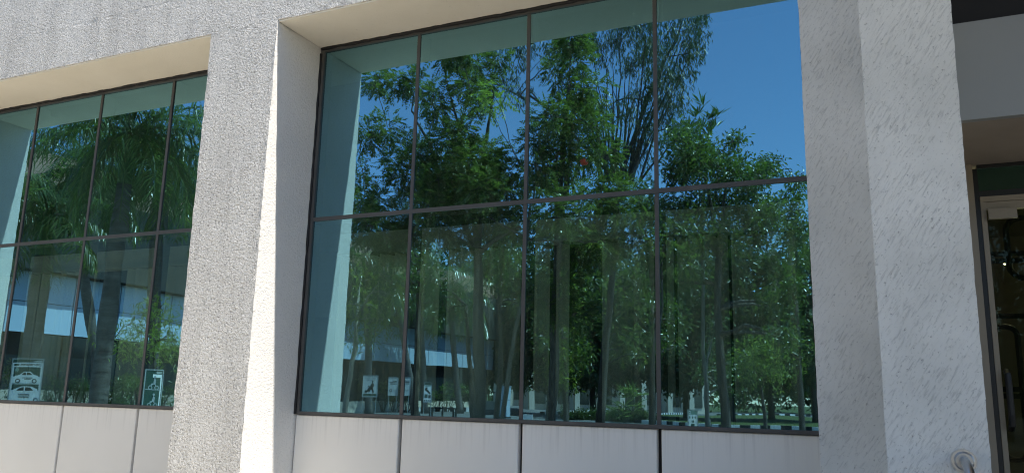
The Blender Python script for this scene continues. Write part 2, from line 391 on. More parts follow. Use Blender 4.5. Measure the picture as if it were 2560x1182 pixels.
mb = MB(); rough_box(mb, 5.236, 5.740, -0.62, 1.10, 0, 9.0, 0.045, 0.004); o = mb.build('pillar', 'trowel', B); o['label'] = 'pale trowelled plaster pillar projecting beside the entrance'
for x0, x1 in ((PR, XR), (-5.72, PL)):
    MB().box(x0+0.006, x1-0.006, 0.012, G-0.004, ZP-0.016, ZP-0.002).build('soffit', 'soffit', B)

def make_window(x0, x1, mull, seed):
    r = np.random.default_rng(seed)
    fw, fd = 0.05, 0.03
    mb = MB()
    # perimeter frame, a little proud of the glass, and its box section behind
    mb.box(x0, x0+fw, G-0.02, G+0.12, ZS, ZP-0.06); mb.box(x1-fw, x1, G-0.02, G+0.12, ZS, ZP-0.06)
    mb.box(x0, x1, G-0.022, G+0.12, ZP-0.06, ZP-0.017); mb.box(x0+fw, x1-fw, G-0.03, G+0.12, ZS-0.001, ZS+0.028)
    win = mb.build('window', 'frame', B)
    # uneven black sealant along the head of the frame
    mb = MB(); n = int((x1-x0)/0.06); pts = [(x0+0.01+(x1-x0-0.02)*i/n, G-0.03-0.004*r.random(), ZP-0.024-0.010*r.random()) for i in range(n+1)]
    mb.tube(pts, 0.012+0.008*r.random(n+1), 6); mb.build('sealant', 'gasket', win)
    mb = MB(); n = int((ZP-ZS)/0.08); pts = [(x0+0.004+0.006*r.random(), G-0.024-0.004*r.random(), ZS+(ZP-ZS-0.08)*i/n) for i in range(n+1)]
    mb.tube(pts, 0.010+0.007*r.random(n+1), 6); mb.build('sealant', 'gasket', win)
    for x in mull:
        MB().box(x-0.017, x+0.017, G-0.010, G-0.001, ZS+0.028, ZP-0.06).box(x-0.034, x+0.034, G+0.010, G+0.16, ZS+0.028, ZP-0.06).build('mullion', 'frame', win)
    MB().box(x0+fw, x1-fw, G-0.014, G-0.0012, ZT-0.019, ZT+0.019).box(x0+fw, x1-fw, G+0.010, G+0.15, ZT-0.03, ZT+0.03).build('transom', 'frame', win)
    xs = [x0+0.02]+list(mull)+[x1-0.02]
    for a, b in zip(xs[:-1], xs[1:]):
        for z0, z1 in ((ZS+0.01, ZT), (ZT, ZP-0.03)):
            mb = MB(); g = 0.0015
            cx, cz = (a+b)/2, (z0+z1)/2; hx, hz = (b-a)/2-g, (z1-z0)/2-g
            tx, tz = r.normal(0, 0.0028), r.normal(0, 0.0022)
            V = []
            for y in (0.0, 0.008):
                for dz in (-hz, hz):
                    for dx in (-hx, hx): V.append((cx+dx, G+y+tx*dx+tz*dz, cz+dz))
            mb.add(V, [(0, 1, 3, 2)], 0); mb.add(V, [(5, 4, 6, 7), (0, 4, 5, 1), (2, 3, 7, 6), (0, 2, 6, 4), (1, 5, 7, 3)], 1)
            mb.build('pane', ['glass', 'core'], win)
    return win
make_window(PR, XR, [1.2, 2.4, 3.6], 3)
make_window(-5.72, PL, [-4.546, -3.346, -2.146], 5)
# composite panels under the windows with open dark joints
for x0, x1, mull in ((PR, XR, [1.2, 2.4, 3.6]), (-5.72, PL, [-4.546, -3.346, -2.146])):
    MB().box(x0, x1, G+0.045, G+0.10, 0, ZS-0.002).build('panel_backing', 'backing', B)
    xs = [x0+0.022-0.02]+list(mull)+[x1]
    for i, (a, b) in enumerate(zip(xs[:-1], xs[1:])):
        a2 = a+(0.018 if i else 0.012); b2 = b-(0.018 if i < len(xs)-2 else 0.004)
        mb = MB(); e = 0.006; y0, y1 = G-0.012, G+0.044; z0, z1 = 0.02, ZS-0.006
        V = [(a2+e, y0, z0+e), (b2-e, y0, z0+e), (b2-e, y0, z1-e), (a2+e, y0, z1-e), (a2, y0+e, z0), (b2, y0+e, z0), (b2, y0+e, z1), (a2, y0+e, z1), (a2, y1, z0), (b2, y1, z0), (b2, y1, z1), (a2, y1, z1)]
        F = [(0, 1, 2, 3)]+[(i2+o2, i2+4+o2, (i2+1) % 4+4+o2, (i2+1) % 4+o2) for o2 in (0, 4) for i2 in range(4)]+[(8, 11, 10, 9)]
        mb.add(V, F).build('cladding_panel', 'panel', B)

# entrance bay: fascia, soffit, transom light, doors
mb = MB().box(5.742, 9.6, 0.0, 0.06, 3.391, 4.063); mb.build('fascia_panel', 'fascia', B)
MB().box(5.742, 9.6, 0.062, 1.19, 3.393, 3.43).build('entrance_soffit', 'esoffit', B)
MB().box(5.742, 9.6, 0.25, 0.30, 4.03, 6.95).build('upper_glazing', 'gasket', B)
MB().box(5.742, 9.6, 0.301, 1.2, 4.03, 9.0).build('upper_wall', 'backing', B)
MB().box(5.24, 13.5, -7.0, 0.20, 6.95, 7.25).build('entrance_canopy', 'esoffit', B)
for x, y in ((13.0, -6.5), (13.0, -1.0), (6.6, -11.5)):
    if y > -10: MB().tube([(x, y, 0), (x, y, 6.95)], 0.25, 16).build('canopy_column', 'trowel', B)
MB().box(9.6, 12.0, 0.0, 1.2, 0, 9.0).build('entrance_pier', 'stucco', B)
MB().box(5.77, 9.6, -1.6, 8.0, -0.5, LAND).build('landing', 'paving', B)
door = MB().box(5.885, 5.950, 1.13, 1.25, LAND, 3.391).build('door', 'beige', B)
MB().box(5.742, 5.884, 1.10, 1.26, LAND, 3.391).build('side_post', 'beige', door)
MB().box(5.951, 5.985, 1.16, 1.24, LAND, 3.36).build('frame_recess', 'black', door)
MB().box(5.986, 9.6, 1.165, 1.24, 3.362, 3.391).build('frame_head', 'black', door)
MB().box(5.986, 9.6, 1.185, 1.195, 3.185, 3.361).build('transom_light', 'transglass', door)
MB().box(5.986, 9.6, 1.165, 1.24, 3.139, 3.184).build('transom_bar', 'black', door)
MB().box(5.987, 9.6, 1.15, 1.23, 3.095, 3.136).build('door_head', 'beige', door)
MB().box(5.987, 6.022, 1.155, 1.225, LAND, 3.094).build('door_stile', 'beige', door)
MB().box(6.023, 7.2, 1.16, 1.22, 3.035, 3.093).build('door_rail', 'beige', door)
MB().box(6.03, 6.215, 1.12, 1.159, 2.955, 3.034).build('door_closer', 'beige', door)
MB().box(6.023, 7.2, 1.185, 1.195, LAND+0.05, 3.034).build('door_glass', 'doorglass', door)
def rrect(x0, x1, z0, z1, r, y, n=6):
    P = []
    for cx, cz, a0 in ((x1-r, z1-r, 0), (x0+r, z1-r, 90), (x0+r, z0+r, 180), (x1-r, z0+r, 270)):
        for i in range(n+1):
            a = math.radians(a0+90*i/n); P.append((cx+r*math.cos(a), y, cz+r*math.sin(a)))
    P.append(P[0]); P.append(P[1]); return P
gr = MB().tube(rrect(6.15, 6.85, 2.52, 2.98, 0.10, 1.27), 0.022, 8, False).build('grille', 'black', door)
MB().tube(rrect(6.0, 6.16, 1.2, 2.16, 0.07, 1.27), 0.02, 8, False).build('grille', 'black', door)
for z in (2.708, 2.655, 2.238, 1.702, 1.653):
    MB().box(6.02, 7.2, 1.255, 1.28, z-0.018, z+0.018).build('grille_bar', 'black', door)
MB().tube([(6.055, 1.17, 1.42), (6.055, 1.10, 1.45), (6.055, 1.085, 1.52), (6.055, 1.085, 1.74), (6.055, 1.10, 1.80), (6.055, 1.17, 1.83)], 0.022, 10).build('pull_handle', 'black', door)
# lobby behind the doors
lob = MB().box(5.80, 9.6, 5.5, 5.6, LAND, 3.6).box(9.6, 9.7, 1.3, 5.6, LAND, 3.6).box(5.70, 5.80, 1.3, 5.6, LAND, 3.6).box(5.7, 9.7, 1.3, 5.6, 3.6, 3.7).build('lobby_wall', 'lobby'); lob['kind'] = 'structure'
an = np.linspace(math.radians(200), math.radians(290), 14)
tag(MB().tube([(6.52+0.28*math.cos(a), 2.45+0.28*math.sin(a), 2.80) for a in an], 0.012, 8).build('ceiling_lamp', 'lamp'), 'curved lit lamp glowing behind the entrance door glass', 'lamp')

# handrail fixed to the pillar
hr = tag(empty('handrail', (5.614, -0.63, 1.285)), 'brushed steel handrail with round flange fixed to the pillar by the entrance', 'handrail')
fl = MB().tube([(5.614, -0.617, 1.285), (5.614, -0.627, 1.285)], 0.062, 28).tube([(5.614, -0.627, 1.285), (5.614, -0.642, 1.285)], [0.050, 0.040], 28).build('flange', 'steel', hr)
P = [(5.614, -0.63, 1.285), (5.614, -0.71, 1.284), (5.617, -0.77, 1.27), (5.622, -0.82, 1.235), (5.628, -0.87, 1.18), (5.66, -1.34, 0.72), (5.69, -1.4, 0.44), (5.69, -1.42, 0.3), (5.69, -1.42, 0.0)]
MB().tube(P, 0.024, 16).build('rail_tube', 'steel', hr, True)

# ------------------------------------------------------------------ rooms behind the windows
for nm, bx in (('room_side_wall', (-7.1, -7.0, G+0.17, 8, 0.0, 6.0)), ('room_side_wall', (5.1, 5.2, G+0.17, 8, 0.0, 6.0)), ('room_floor', (-7, 5.1, G+0.17, 8, 0.0, 0.10)), ('room_wall', (-7, 5.1, 7.9, 8.0, 0.1, 6.0)), ('room_ceiling', (-7, 5.1, 1.30, 8, 3.06, 3.16)), ('upper_room_wall', (-7, 5.1, 3.2, 3.3, 3.16, 6.0)), ('upper_room_ceiling', (-7, 5.1, G+0.17, 3.3, 5.9, 6.0))):
    o = MB().box(*bx).build(nm, 'roomdark'); o['kind'] = 'structure'
for x0, x1, w in ((0.02, XR-0.02, 'large'), (-5.7, PL-0.02, 'left')):
    o = MB().box(x0, x1, G+0.48, G+0.56, 3.02, 3.22).box(x0, x1, G+0.44, G+0.58, 2.98, 3.012).build('curtain_pelmet', 'pelmet')
    tag(o, f'long grey pelmet above the drapes inside the {w} window', 'pelmet')
def drape(x0, x1, label, seed, y=G+0.52):
    r = np.random.default_rng(seed); n = max(8, int((x1-x0)/0.02)); xs = np.linspace(x0, x1, n+1)
    ph = r.random()*6; w = 0.13+0.05*r.random()
    off = 0.065*np.sin((xs-x0)/w*2*math.pi+ph)+0.03*np.sin((xs-x0)/(w*0.43)*2*math.pi+ph*2.1)
    V = []; F = []; zs = [0.12, 1.1, 2.0, 2.975]
    for k, dy in ((0, 0.0), (1, 0.006)):
        for z in zs:
            s = 1.0+0.25*(3.0-z)/3
            for i in range(n+1): V.append((xs[i], y+dy+off[i]*s, z))
    L = (n+1)*len(zs)
    for k in range(2):
        for j in range(len(zs)-1):
            for i in range(n):
                a = k*L+j*(n+1)+i; q = (a, a+1, a+n+2, a+n+1); F.append(q if k == 0 else q[::-1])
    for j in range(len(zs)-1):
        for i in (0, n):
            a = j*(n+1)+i; F.append((a, a+n+1, a+n+1+L, a+L))
    o = MB().add(V, F).build('drape', 'curtain', None, True)
    return tag(o, label, 'curtain', 'drapes hanging behind the windows')
DR = [(0.06, 0.60, 'narrow drape behind the leftmost lower pane of the large window'), (0.62, 1.22, 'wide drape left of the first mullion of the large window'),
      (1.38, 1.90, 'drape between the first and middle mullions, nearer the first'), (1.91, 2.42, 'drape left of the middle mullion of the large window'), (2.47, 2.62, 'slim drape strip right of the middle mullion'),
      (2.95, 3.62, 'drape left of the third mullion of the large window'), (3.66, 4.08, 'drape just right of the third mullion of the large window'),
      (4.12, 4.74, 'rightmost drape in the large window beside the plaster strip'),
      (-5.6, -4.75, 'leftmost drape in the left window'), (-4.72, -3.75, 'second drape from the left in the left window'),
      (-3.1, -2.35, 'third drape from the left in the left window'), (-2.3, -1.0, 'rightmost drape in the left window beside the stucco pier')]
for i, (a, b, l) in enumerate(DR): drape(a, b, l, 40+i)

# ------------------------------------------------------------------ foliage tools
def unit(a): return a/(np.linalg.norm(a, axis=-1, keepdims=True)+1e-12)
def leaf_tris(P, D, Nn, L, Wd, fold=0.25, bend=0.0):
    """folded lozenge leaves: base, two sides, tip"""
    D = unit(D); B_ = unit(np.cross(D, Nn)); U = np.cross(B_, D)
    L = np.broadcast_to(L, (len(P),))[:, None]; Wd = np.broadcast_to(Wd, (len(P),))[:, None]
    mid = P+D*L*0.45
    a = P; b = mid+B_*Wd*0.5+U*Wd*fold; c = P+D*L-U*L*bend; d = mid-B_*Wd*0.5+U*Wd*fold
    V = np.stack([a, b, c, d], 1).reshape(-1, 3)
    i = np.arange(len(P))[:, None]*4
    F = np.concatenate([i+np.array([[0, 1, 2]]), i+np.array([[0, 2, 3]])], 1).reshape(-1, 3)
    return V, F
def randdir(n, r): return unit(r.normal(size=(n, 3)))
class Crown:
    def __init__(s): s.V = []; s.F = []; s.n = 0
    def put(s, V, F): s.V.append(V); s.F.append(F+s.n); s.n += len(V)
    def pinnate(s, c, rad, n, r, L=0.30, pairs=5, ll=0.095, lw=0.048):
        d0 = randdir(n, r); p = c+d0*(rad*r.random((n, 1))**0.45)
        D = unit(d0*0.8+randdir(n, r)*0.6+np.array([0, 0, -0.15])); Nn = unit(np.array([0, 0, 1.0])+randdir(n, r)*0.55); Bn = unit(np.cross(D, Nn))
        Ls = L*(0.7+0.6*r.random((n, 1)))
        for k in range(pairs):
            f = (k+0.6)/pairs; base = p+D*Ls*f-np.array([0, 0, 1])*Ls*0.18*f*f
            for sd in (-1, 1):
                dd = unit(D*0.55+sd*Bn*0.85+np.array([0, 0, -0.25])+randdir(n, r)*0.15)
                sz = (0.75+0.5*math.sin(math.pi*f))*(0.8+0.4*r.random(n))
                s.put(*leaf_tris(base, dd, Nn, ll*sz, lw*sz, 0.2, 0.1))
        s.put(*leaf_tris(p+D*Ls*0.98-np.array([0, 0, 1])*Ls*0.18, D, Nn, ll, lw, 0.2, 0.1))
    def simple(s, c, rad, n, r, L=0.10, Wd=0.045, droop=0.25, per=5):
        m = max(1, n//per); d0 = randdir(m, r); tw = c+d0*(rad*r.random((m, 1))**0.5)
        p = np.repeat(tw, per, 0)+r.normal(size=(m*per, 3))*L*0.8
        D = unit(np.repeat(d0, per, 0)*0.6+randdir(m*per, r)*0.9+np.array([0, 0, -droop])); Nn = unit(np.array([0, 0, 1.0])+randdir(m*per, r)*0.8)
        s.put(*leaf_tris(p, D, Nn, L*(0.7+0.6*r.random(m*per)), Wd*(0.7+0.6*r.random(m*per)), 0.2, 0.1))
    def lance(s, c, rad, n, r, L=0.22, Wd=0.034):
        per = 6; m = max(1, n//per); d0 = randdir(m, r); tw = c+d0*(rad*r.random((m, 1))**0.5)*np.array([1, 1, 1.2])
        p = np.repeat(tw, per, 0)+r.normal(size=(m*per, 3))*np.array([0.06, 0.06, 0.10])
        D = unit(randdir(m*per, r)*0.55+np.array([0, 0, -1.0])); Nn = randdir(m*per, r)
        s.put(*leaf_tris(p, D, Nn, L*(0.7+0.6*r.random(m*per)), Wd*(0.8+0.5*r.random(m*per)), 0.15, 0.15))
    def whorl(s, c, n, r, L=0.4, Wd=0.09, up=0.8):
        D = unit(randdir(n, r)*np.array([1, 1, 0.4])+np.array([0, 0, up])); Nn = unit(np.array([0, 0, 1.0])+randdir(n, r)*0.4)
        s.put(*leaf_tris(np.repeat(c[None], n, 0)+D*0.04, D, Nn, L*(0.7+0.5*r.random(n)), Wd, 0.18, 0.06))
    def build(s, name, mat, parent):
        return tri_object(name, np.concatenate(s.V), np.concatenate(s.F), mat, parent)
def wander(a, b, r, n=6, amp=0.08, sag=0.0):
    a, b = np.asarray(a, float), np.asarray(b, float); t = np.linspace(0, 1, n)[:, None]; L = np.linalg.norm(b-a)
    p = a+(b-a)*t; j = np.cumsum(r.normal(size=(n, 3)), 0)*amp*L/n; j -= t*j[-1]; p = p+j*np.minimum(1, t*3)
    p[:, 2] += (np.sin(t[:, 0]*math.pi)*sag*L); return p

def fill(cl, seed, k=1, off=30, sc=0.8):
    r = np.random.default_rng(seed)
    return cl+[(q[0]+r.normal()*off, q[1]+r.normal()*off*0.8+8, q[2]*sc) for _ in range(k) for q in cl]
def px_tree(name, label, base_px, depth, trunk_r, clumps, style, leafmat, bark='bark', fork=0.35, group=None, seed=1, dens=1.0, twigs=4, trunk_top=None, jit=1.2, extra=None, cat='tree', leafkw={}):
    """tree rooted in the forecourt; clumps are (px, py, radius px) in the mirror view, given depth by chance around the trunk"""
    r = np.random.default_rng(seed)
    mm = depth/FPX
    g = seen(base_px, 985, depth); base = np.array([g[0], g[1], -0.05])
    root = tag(empty(name, (base[0], base[1], 0)), label, cat, group)
    C = []
    for q in clumps:
        px, py, rp = q[:3]
        c = seen(px, py, depth+(r.normal()*jit if len(q) < 5 else q[4])); C.append((c, rp*mm, q[3] if len(q) > 3 else 1.0))
    zlo = min(c[2] for c, _, _ in C); ztop = max(c[2] for c, _, _ in C)
    cen = np.mean([c for c, _, _ in C], 0)
    if trunk_top is None: tt = np.array([base[0]*0.65+cen[0]*0.35, base[1]*0.65+cen[1]*0.35, max(1.2, zlo+(ztop-zlo)*fork)])
    else:
        tt = seen(trunk_top[0], trunk_top[1], depth)
    tw = MB(); path = wander(base, tt, r, 9, 0.05); rad = trunk_r*np.linspace(1.0, 0.6, 9); rad[0] *= 1.25
    tw.tube(path, rad, 10); tr_o = tw.build('trunk', bark, root, True)
    lb = MB(); cr = Crown()
    order = sorted(C, key=lambda q: np.linalg.norm(q[0]-tt))
    nodes = [(path[i], rad[i]) for i in (5, 6, 7, 8)]
    if len(C) > 3 and trunk_r > 0.09:                       # leaders carry the trunk up into the crown
        for q in (max(C, key=lambda q: q[0][2]), max(C, key=lambda q: q[0][0]+0.6*q[0][2]), min(C, key=lambda q: q[0][0]-0.6*q[0][2])):
            lp = wander(tt, tt+(q[0]-tt)*0.8, r, 8, 0.10, 0.08); lr = np.linspace(rad[-1]*0.78, trunk_r*0.14, 8); lb.tube(lp, lr, 8, False)
            nodes += [(lp[i], lr[i]) for i in range(2, 8)]
    for c, rp, dn in order:
        # grow from the nearest existing joint that lies lower
        best = min(nodes, key=lambda nd: np.linalg.norm(nd[0]-c)+(1.5 if nd[0][2] > c[2]+0.2 else 0))
        d = np.linalg.norm(best[0]-c); r0 = max(0.012, min(best[1]*0.74, 0.035+0.05*d)); 
        lp = wander(best[0], c, r, 6, 0.14, 0.06); lr = np.linspace(r0, max(0.008, r0*0.45), 6)
        lb.tube(lp, lr, 6, False)
        for i in (3, 5): nodes.append((lp[i], lr[i]))
        for k in range(twigs):
            e = c+randdir(1, r)[0]*rp*(0.5+0.6*r.random())
            lb.tube(wander(lp[4], e, r, 4, 0.15), np.linspace(0.014, 0.004, 4), 4, False)
        vol = max(0.15, rp)
        if style == 'pinnate': cr.pinnate(c, rp, max(4, int(dens*dn*84*(vol/0.6)**2)), r, **leafkw)
        elif style == 'lance': cr.lance(c, rp, max(12, int(dens*dn*330*(vol/0.6)**2)), r, **leafkw)
        elif style == 'whorl':
            for k in range(max(2, int(4*dn*dens))): cr.whorl(c+randdir(1, r)[0]*rp*r.random(), 9, r, **leafkw)
        else: cr.simple(c, rp, max(15, int(dens*dn*420*(vol/0.6)**2)), r, **leafkw)
    if extra: extra(lb, cr, r, root)
    lb.build('limbs', bark, root, True)
    o = cr.build('crown', leafmat, root)
    return root

# ------------------------------------------------------------------ trees of the forecourt
A_CL = [(930,200,38),(985,195,50),(1040,215,45),(1090,240,40),(925,330,36),(965,318,36),(905,350,28),(900,420,22),(905,470,38),(940,505,42),(890,510,30),
        (1010,370,38),(1015,430,46),(985,405,32),(1000,465,30),(1050,385,44),(1080,425,55),(1120,445,55),(1150,485,55),(1062,485,46),(1160,320,38),(1180,400,55),
        (1230,385,48),(1250,440,55),(1210,470,55),(1130,345,45),(1270,485,48),(1120,135,30),(1150,120,36),(1190,150,38),(1215,205,36),(1165,200,34),
        (920,560,48),(980,590,55),(1050,570,50),(1105,560,46),(1160,590,46),(1250,560,50),(1290,540,40),(1100,500,45),(1200,530,45)]
px_tree('tulip_tree', 'tall broad tree with forked trunk and feathery leaves mirrored left of the middle mullion', 1208, 24, 0.21, [q for q in A_CL if q[0] < 1045 and q[1] < 515]+fill([q for q in A_CL if not (q[0] < 1045 and q[1] < 515)], 1, 1, 28), 'pinnate', 'tulip', 'bark', seed=11, dens=1.6, trunk_top=(1200, 640), twigs=3)
A2_CL = [(1430,105,48),(1440,160,48),(1400,200,46),(1480,230,46),(1420,290,55),(1470,320,50),(1385,310,46),(1510,390,40),(1390,400,50),(1450,400,50),(1330,420,40),(1350,350,40),
         (1410,520,60),(1480,520,60),(1560,510,60),(1620,500,45),(1390,590,60),(1450,600,60),(1520,590,55),(1590,580,55),(1420,690,55),(1380,760,45),(1450,780,45)]
def red_flower(lb, cr, r, root):
    c = seen(1460, 418, 21.0); mb = MB()
    for k in range(26):
        d = randdir(1, r)[0]*np.array([1, 1, 0.8]); mb.tube([c+d*0.02, c+d*0.07, c+d*0.12+np.array([0, 0, 0.03])], [0.008, 0.018, 0.006], 5)
    o = mb.build('flower', 'flower', root); o['label'] = 'single red flower head in the crown'
px_tree('tulip_tree', 'leafy tree with one red flower mirrored between the middle and third mullions', 1384, 23, 0.17, fill(A2_CL, 2, 1, 28), 'pinnate', 'tulip', 'bark', seed=12, dens=1.2, trunk_top=(1400, 700), extra=red_flower)
px_tree('bright_sapling', 'bright yellow-green young tree top mirrored beside the middle mullion', 1252, 22, 0.07, [(1200,240,30),(1240,240,30),(1225,262,26)]+[(1340,470,32),(1365,460,26),(1300,478,30),(1110,548,26),(1470,590,30),(1510,600,26),(1330,445,24)], 'pinnate', 'fresh', 'bark', seed=13, dens=1.0, trunk_top=(1335, 520), twigs=2, cat='tree')
B_CL = [(1560,80,46),(1600,70,55),(1640,120,55),(1690,60,46),(1740,60,42),(1762,30,28),(1722,130,46),(1745,108,34),(1700,190,46),(1650,205,55),(1620,150,55),(1690,245,40),
        (1540,120,38),(1572,170,40),(1480,110,36),(1500,150,34),(1600,260,40),(1660,280,42),(1560,300,36),(1620,330,40),(1500,280,34),(1660,-20,60),(1560,-10,60),(1740,-40,50),(1600,400,40),(1540,420,40),(1690,320,34),(1400,120,50,0.8),(1380,170,40,0.8),(1300,130,46,0.8),(1270,190,40,0.8),(1240,150,36,0.8),(1180,110,42,0.8),(1330,90,42,0.9),(1300,230,34,0.7),(1120,120,36,0.7),(1220,100,36,0.8)]
def many_stems(lb, cr, r, root):
    b0 = seen(1555, 470, 31)
    for k in range(34):
        tx = 1440+300*r.random(); ty = 60+260*r.random(); b = seen(1555+(tx-1590)*0.25+r.normal()*12, 450+30*r.random(), 31+r.normal()*0.6)
        lb.tube(wander(b, seen(tx, ty, 31+r.normal()*1.0), r, 8, 0.10, 0.0), np.linspace(0.05, 0.012, 8), 6, False)
    for k in range(26):
        tx = 1330+110*r.random(); b = seen(1385+r.normal()*25, 500, 31.5); lb.tube(wander(b, seen(tx, 300+80*r.random(), 31+r.normal()), r, 6, 0.12), np.linspace(0.035, 0.01, 6), 5, False)
px_tree('gum_tree', 'tall slender tree with many upright stems and drooping narrow leaves against the blue sky', 1512, 31, 0.17, B_CL, 'lance', 'gumleaf', 'bark', seed=14, dens=0.95, trunk_top=(1550, 470), extra=many_stems, twigs=5)
C_CL = [(1690,345,36),(1730,370,52),(1700,420,52),(1762,402,52),(1802,402,46),(1832,352,20),(1848,340,14),(1840,420,44),(1880,442,38),(1918,412,28),(1940,396,14),(1900,432,28),(1870,462,38),
        (1680,520,46),(1740,512,46),(1800,512,50),(1860,520,50),(1920,512,46),(1980,522,42),(2002,452,22),(1992,565,38),(1702,585,52),(1762,592,46),(1950,684,36),(2000,640,30),(1820,580,46),(1890,570,46),(1990,720,36),(1930,760,36),(1960,830,34),(1690,700,36),(1665,640,40)]
px_tree('almond_tree', 'dark bushy tree with glossy leaves mirrored in the rightmost panes', 1818, 24, 0.15, fill(C_CL, 3, 1, 14, 0.8), 'simple', 'broad', 'bark', seed=15, dens=1.5, trunk_top=(1800, 640), leafkw=dict(L=0.15, Wd=0.058, per=6), twigs=3)
D_PX = [(1756,255),(1742,285),(1768,290),(1725,320),(1790,315),(1750,310),(1800,290),(1775,335),(1735,335)]
px_tree('frangipani_tree', 'slender tree top with long upright leaves against the blue sky in the rightmost pane', 1770, 25, 0.07, [(x, y, 14) for x, y in D_PX], 'whorl', 'shrubleaf', 'palebark', seed=16, dens=0.3, trunk_top=(1765, 430), leafkw=dict(L=0.42, Wd=0.06, up=0.9), twigs=0, jit=0.3)
# understorey
U1 = [(905,700,36),(930,760,42),(900,800,40),(960,800,40),(930,840,36),(890,850,34),(985,740,34),(960,690,36),(880,760,30)]
px_tree('young_tree', 'small tree with pale narrow leaves mirrored beside the sunlit jamb', 870, 26, 0.10, U1, 'simple', 'fresh', 'palebark', seed=17, dens=0.55, leafkw=dict(L=0.15, Wd=0.04, per=5))
U2 = [(1080,700,40),(1110,740,44),(1060,760,40),(1130,780,40),(1090,800,36),(1150,720,36),(1170,780,30)]
px_tree('young_tree', 'small leafy tree mirrored just right of the first mullion', 1198, 27, 0.10, U2, 'simple', 'shrubleaf', 'bark', seed=18, dens=0.6, leafkw=dict(L=0.15, Wd=0.05, per=5))
U3 = [(1600,760,36),(1560,720,36),(1620,700,36),(1540,800,36),(1590,840,36),(1620,880,30),(1560,870,30),(1500,700,34),(1600,660,40),(1540,640,38),(1630,620,36)]
px_tree('young_tree', 'understorey tree with feathery leaves mirrored left of the third mullion', 1518, 33, 0.08, U3, 'pinnate', 'tulip', 'bark', seed=19, dens=0.9)
U4 = [(1690,640,34),(1720,660,34),(1660,680,36),(1690,560,36),(1740,640,30),(1670,600,34)]
px_tree('young_tree', 'bright fern-leaved sapling mirrored just right of the third mullion', 1642, 22, 0.05, U4, 'pinnate', 'tulip', 'bark', seed=20, dens=0.7)
U5 = [(1780,860,40),(1800,920,36),(1760,930,30),(1820,900,34),(1790,800,36),(1830,960,24)]
px_tree('crooked_tree', 'small crooked tree with sparse twisted branches standing on the lawn', 1778, 44, 0.12, U5, 'simple', 'shrubleaf', 'palebark', seed=21, dens=0.20, leafkw=dict(L=0.22, Wd=0.09, per=4), twigs=7, trunk_top=(1765, 985))
U6 = [(1900,860,50),(1950,880,46),(1880,920,40),(1930,930,40),(1980,910,36),(1860,880,40)]
px_tree('crooked_tree', 'round low tree mirrored near the right end of the window above the lawn', 1915, 46, 0.13, U6, 'simple', 'fresh', 'bark', seed=22, dens=0.25, leafkw=dict(L=0.22, Wd=0.09, per=4), twigs=6, trunk_top=(1905, 960))
U7 = [(330,860,30),(360,830,32),(390,800,34),(420,840,36),(400,870,36),(350,880,30),(300,850,24),(440,800,30),(430,880,34),(270,850,20),(380,780,24),(410,760,24),(450,850,24),(340,810,22)]
px_tree('young_tree', 'small light green tree mirrored at the right side of the left window', 392, 22, 0.05, U7, 'simple', 'fresh', 'bark', seed=23, dens=0.85, leafkw=dict(L=0.17, Wd=0.035, per=5))
px_tree('glow_foliage', 'bright green foliage added in place of a green glow right of the middle mullion', 1432, 27, 0.08, [(1400+40*((i*7) % 5)/4.0, 560+24*i, 34) for i in range(17)], 'simple', 'fresh', 'bark', seed=24, dens=0.9, leafkw=dict(L=0.15, Wd=0.055, per=5), jit=0.5, trunk_top=(1415, 800))  # foliage added to imitate a soft green glow in the glass
TRUNKS = [(1050, 27, 0.12, [(1040,620,50),(1070,660,46),(1000,640,46),(1030,700,46)], 'dark leaning trunk mirrored right of the first mullion'),
          (1248, 27, 0.10, [(1250,640,46),(1280,680,46),(1240,720,40),(1270,600,46),(1300,760,36)], 'dark straight trunk mirrored left of the middle mullion'),
          (1430, 29, 0.11, [(1400,800,46),(1440,840,46),(1410,700,50),(1450,720,46),(1380,860,36),(1470,880,36)], 'leaning thin trunk mirrored right of the middle mullion'),
          (1640, 30, 0.12, [(1640,560,50),(1660,760,40),(1690,800,40),(1640,840,36),(1620,520,46),(1690,860,34)], 'dark trunk mirrored behind the third mullion'),
          (2004, 28, 0.12, [(1990,480,40),(2010,600,40),(1970,600,46),(1990,780,40),(1960,720,40),(2010,860,36),(1980,880,36)], 'dark trunk mirrored at the far right end of the window')]
for i, (px, dp, tr, cl, lb_) in enumerate(TRUNKS):
    px_tree('shade_tree', 'leafy shade tree with '+lb_, px, dp, tr, cl, 'simple', 'broad', 'bark', seed=30+i, dens=0.75, leafkw=dict(L=0.17, Wd=0.06, per=5), group='shade trees in the verge')
for i, (px, dp) in enumerate(((2330, 40), (2520, 36), (2720, 42))):  # unseen trees added so the door glass reflects no bright sky
    r = np.random.default_rng(160+i)
    px_tree('shade_tree', 'unseen dense tree added to darken the door reflection, '+['left of the doors', 'facing the doors', 'right of the doors'][i], px, dp, 0.2, [(px+r.normal()*70, 380+560*r.random(), 56) for k in range(36)], 'simple', 'broad', 'bark', seed=165+i, dens=0.22, leafkw=dict(L=0.28, Wd=0.13, per=5), twigs=1, group='unseen trees added opposite the entrance')
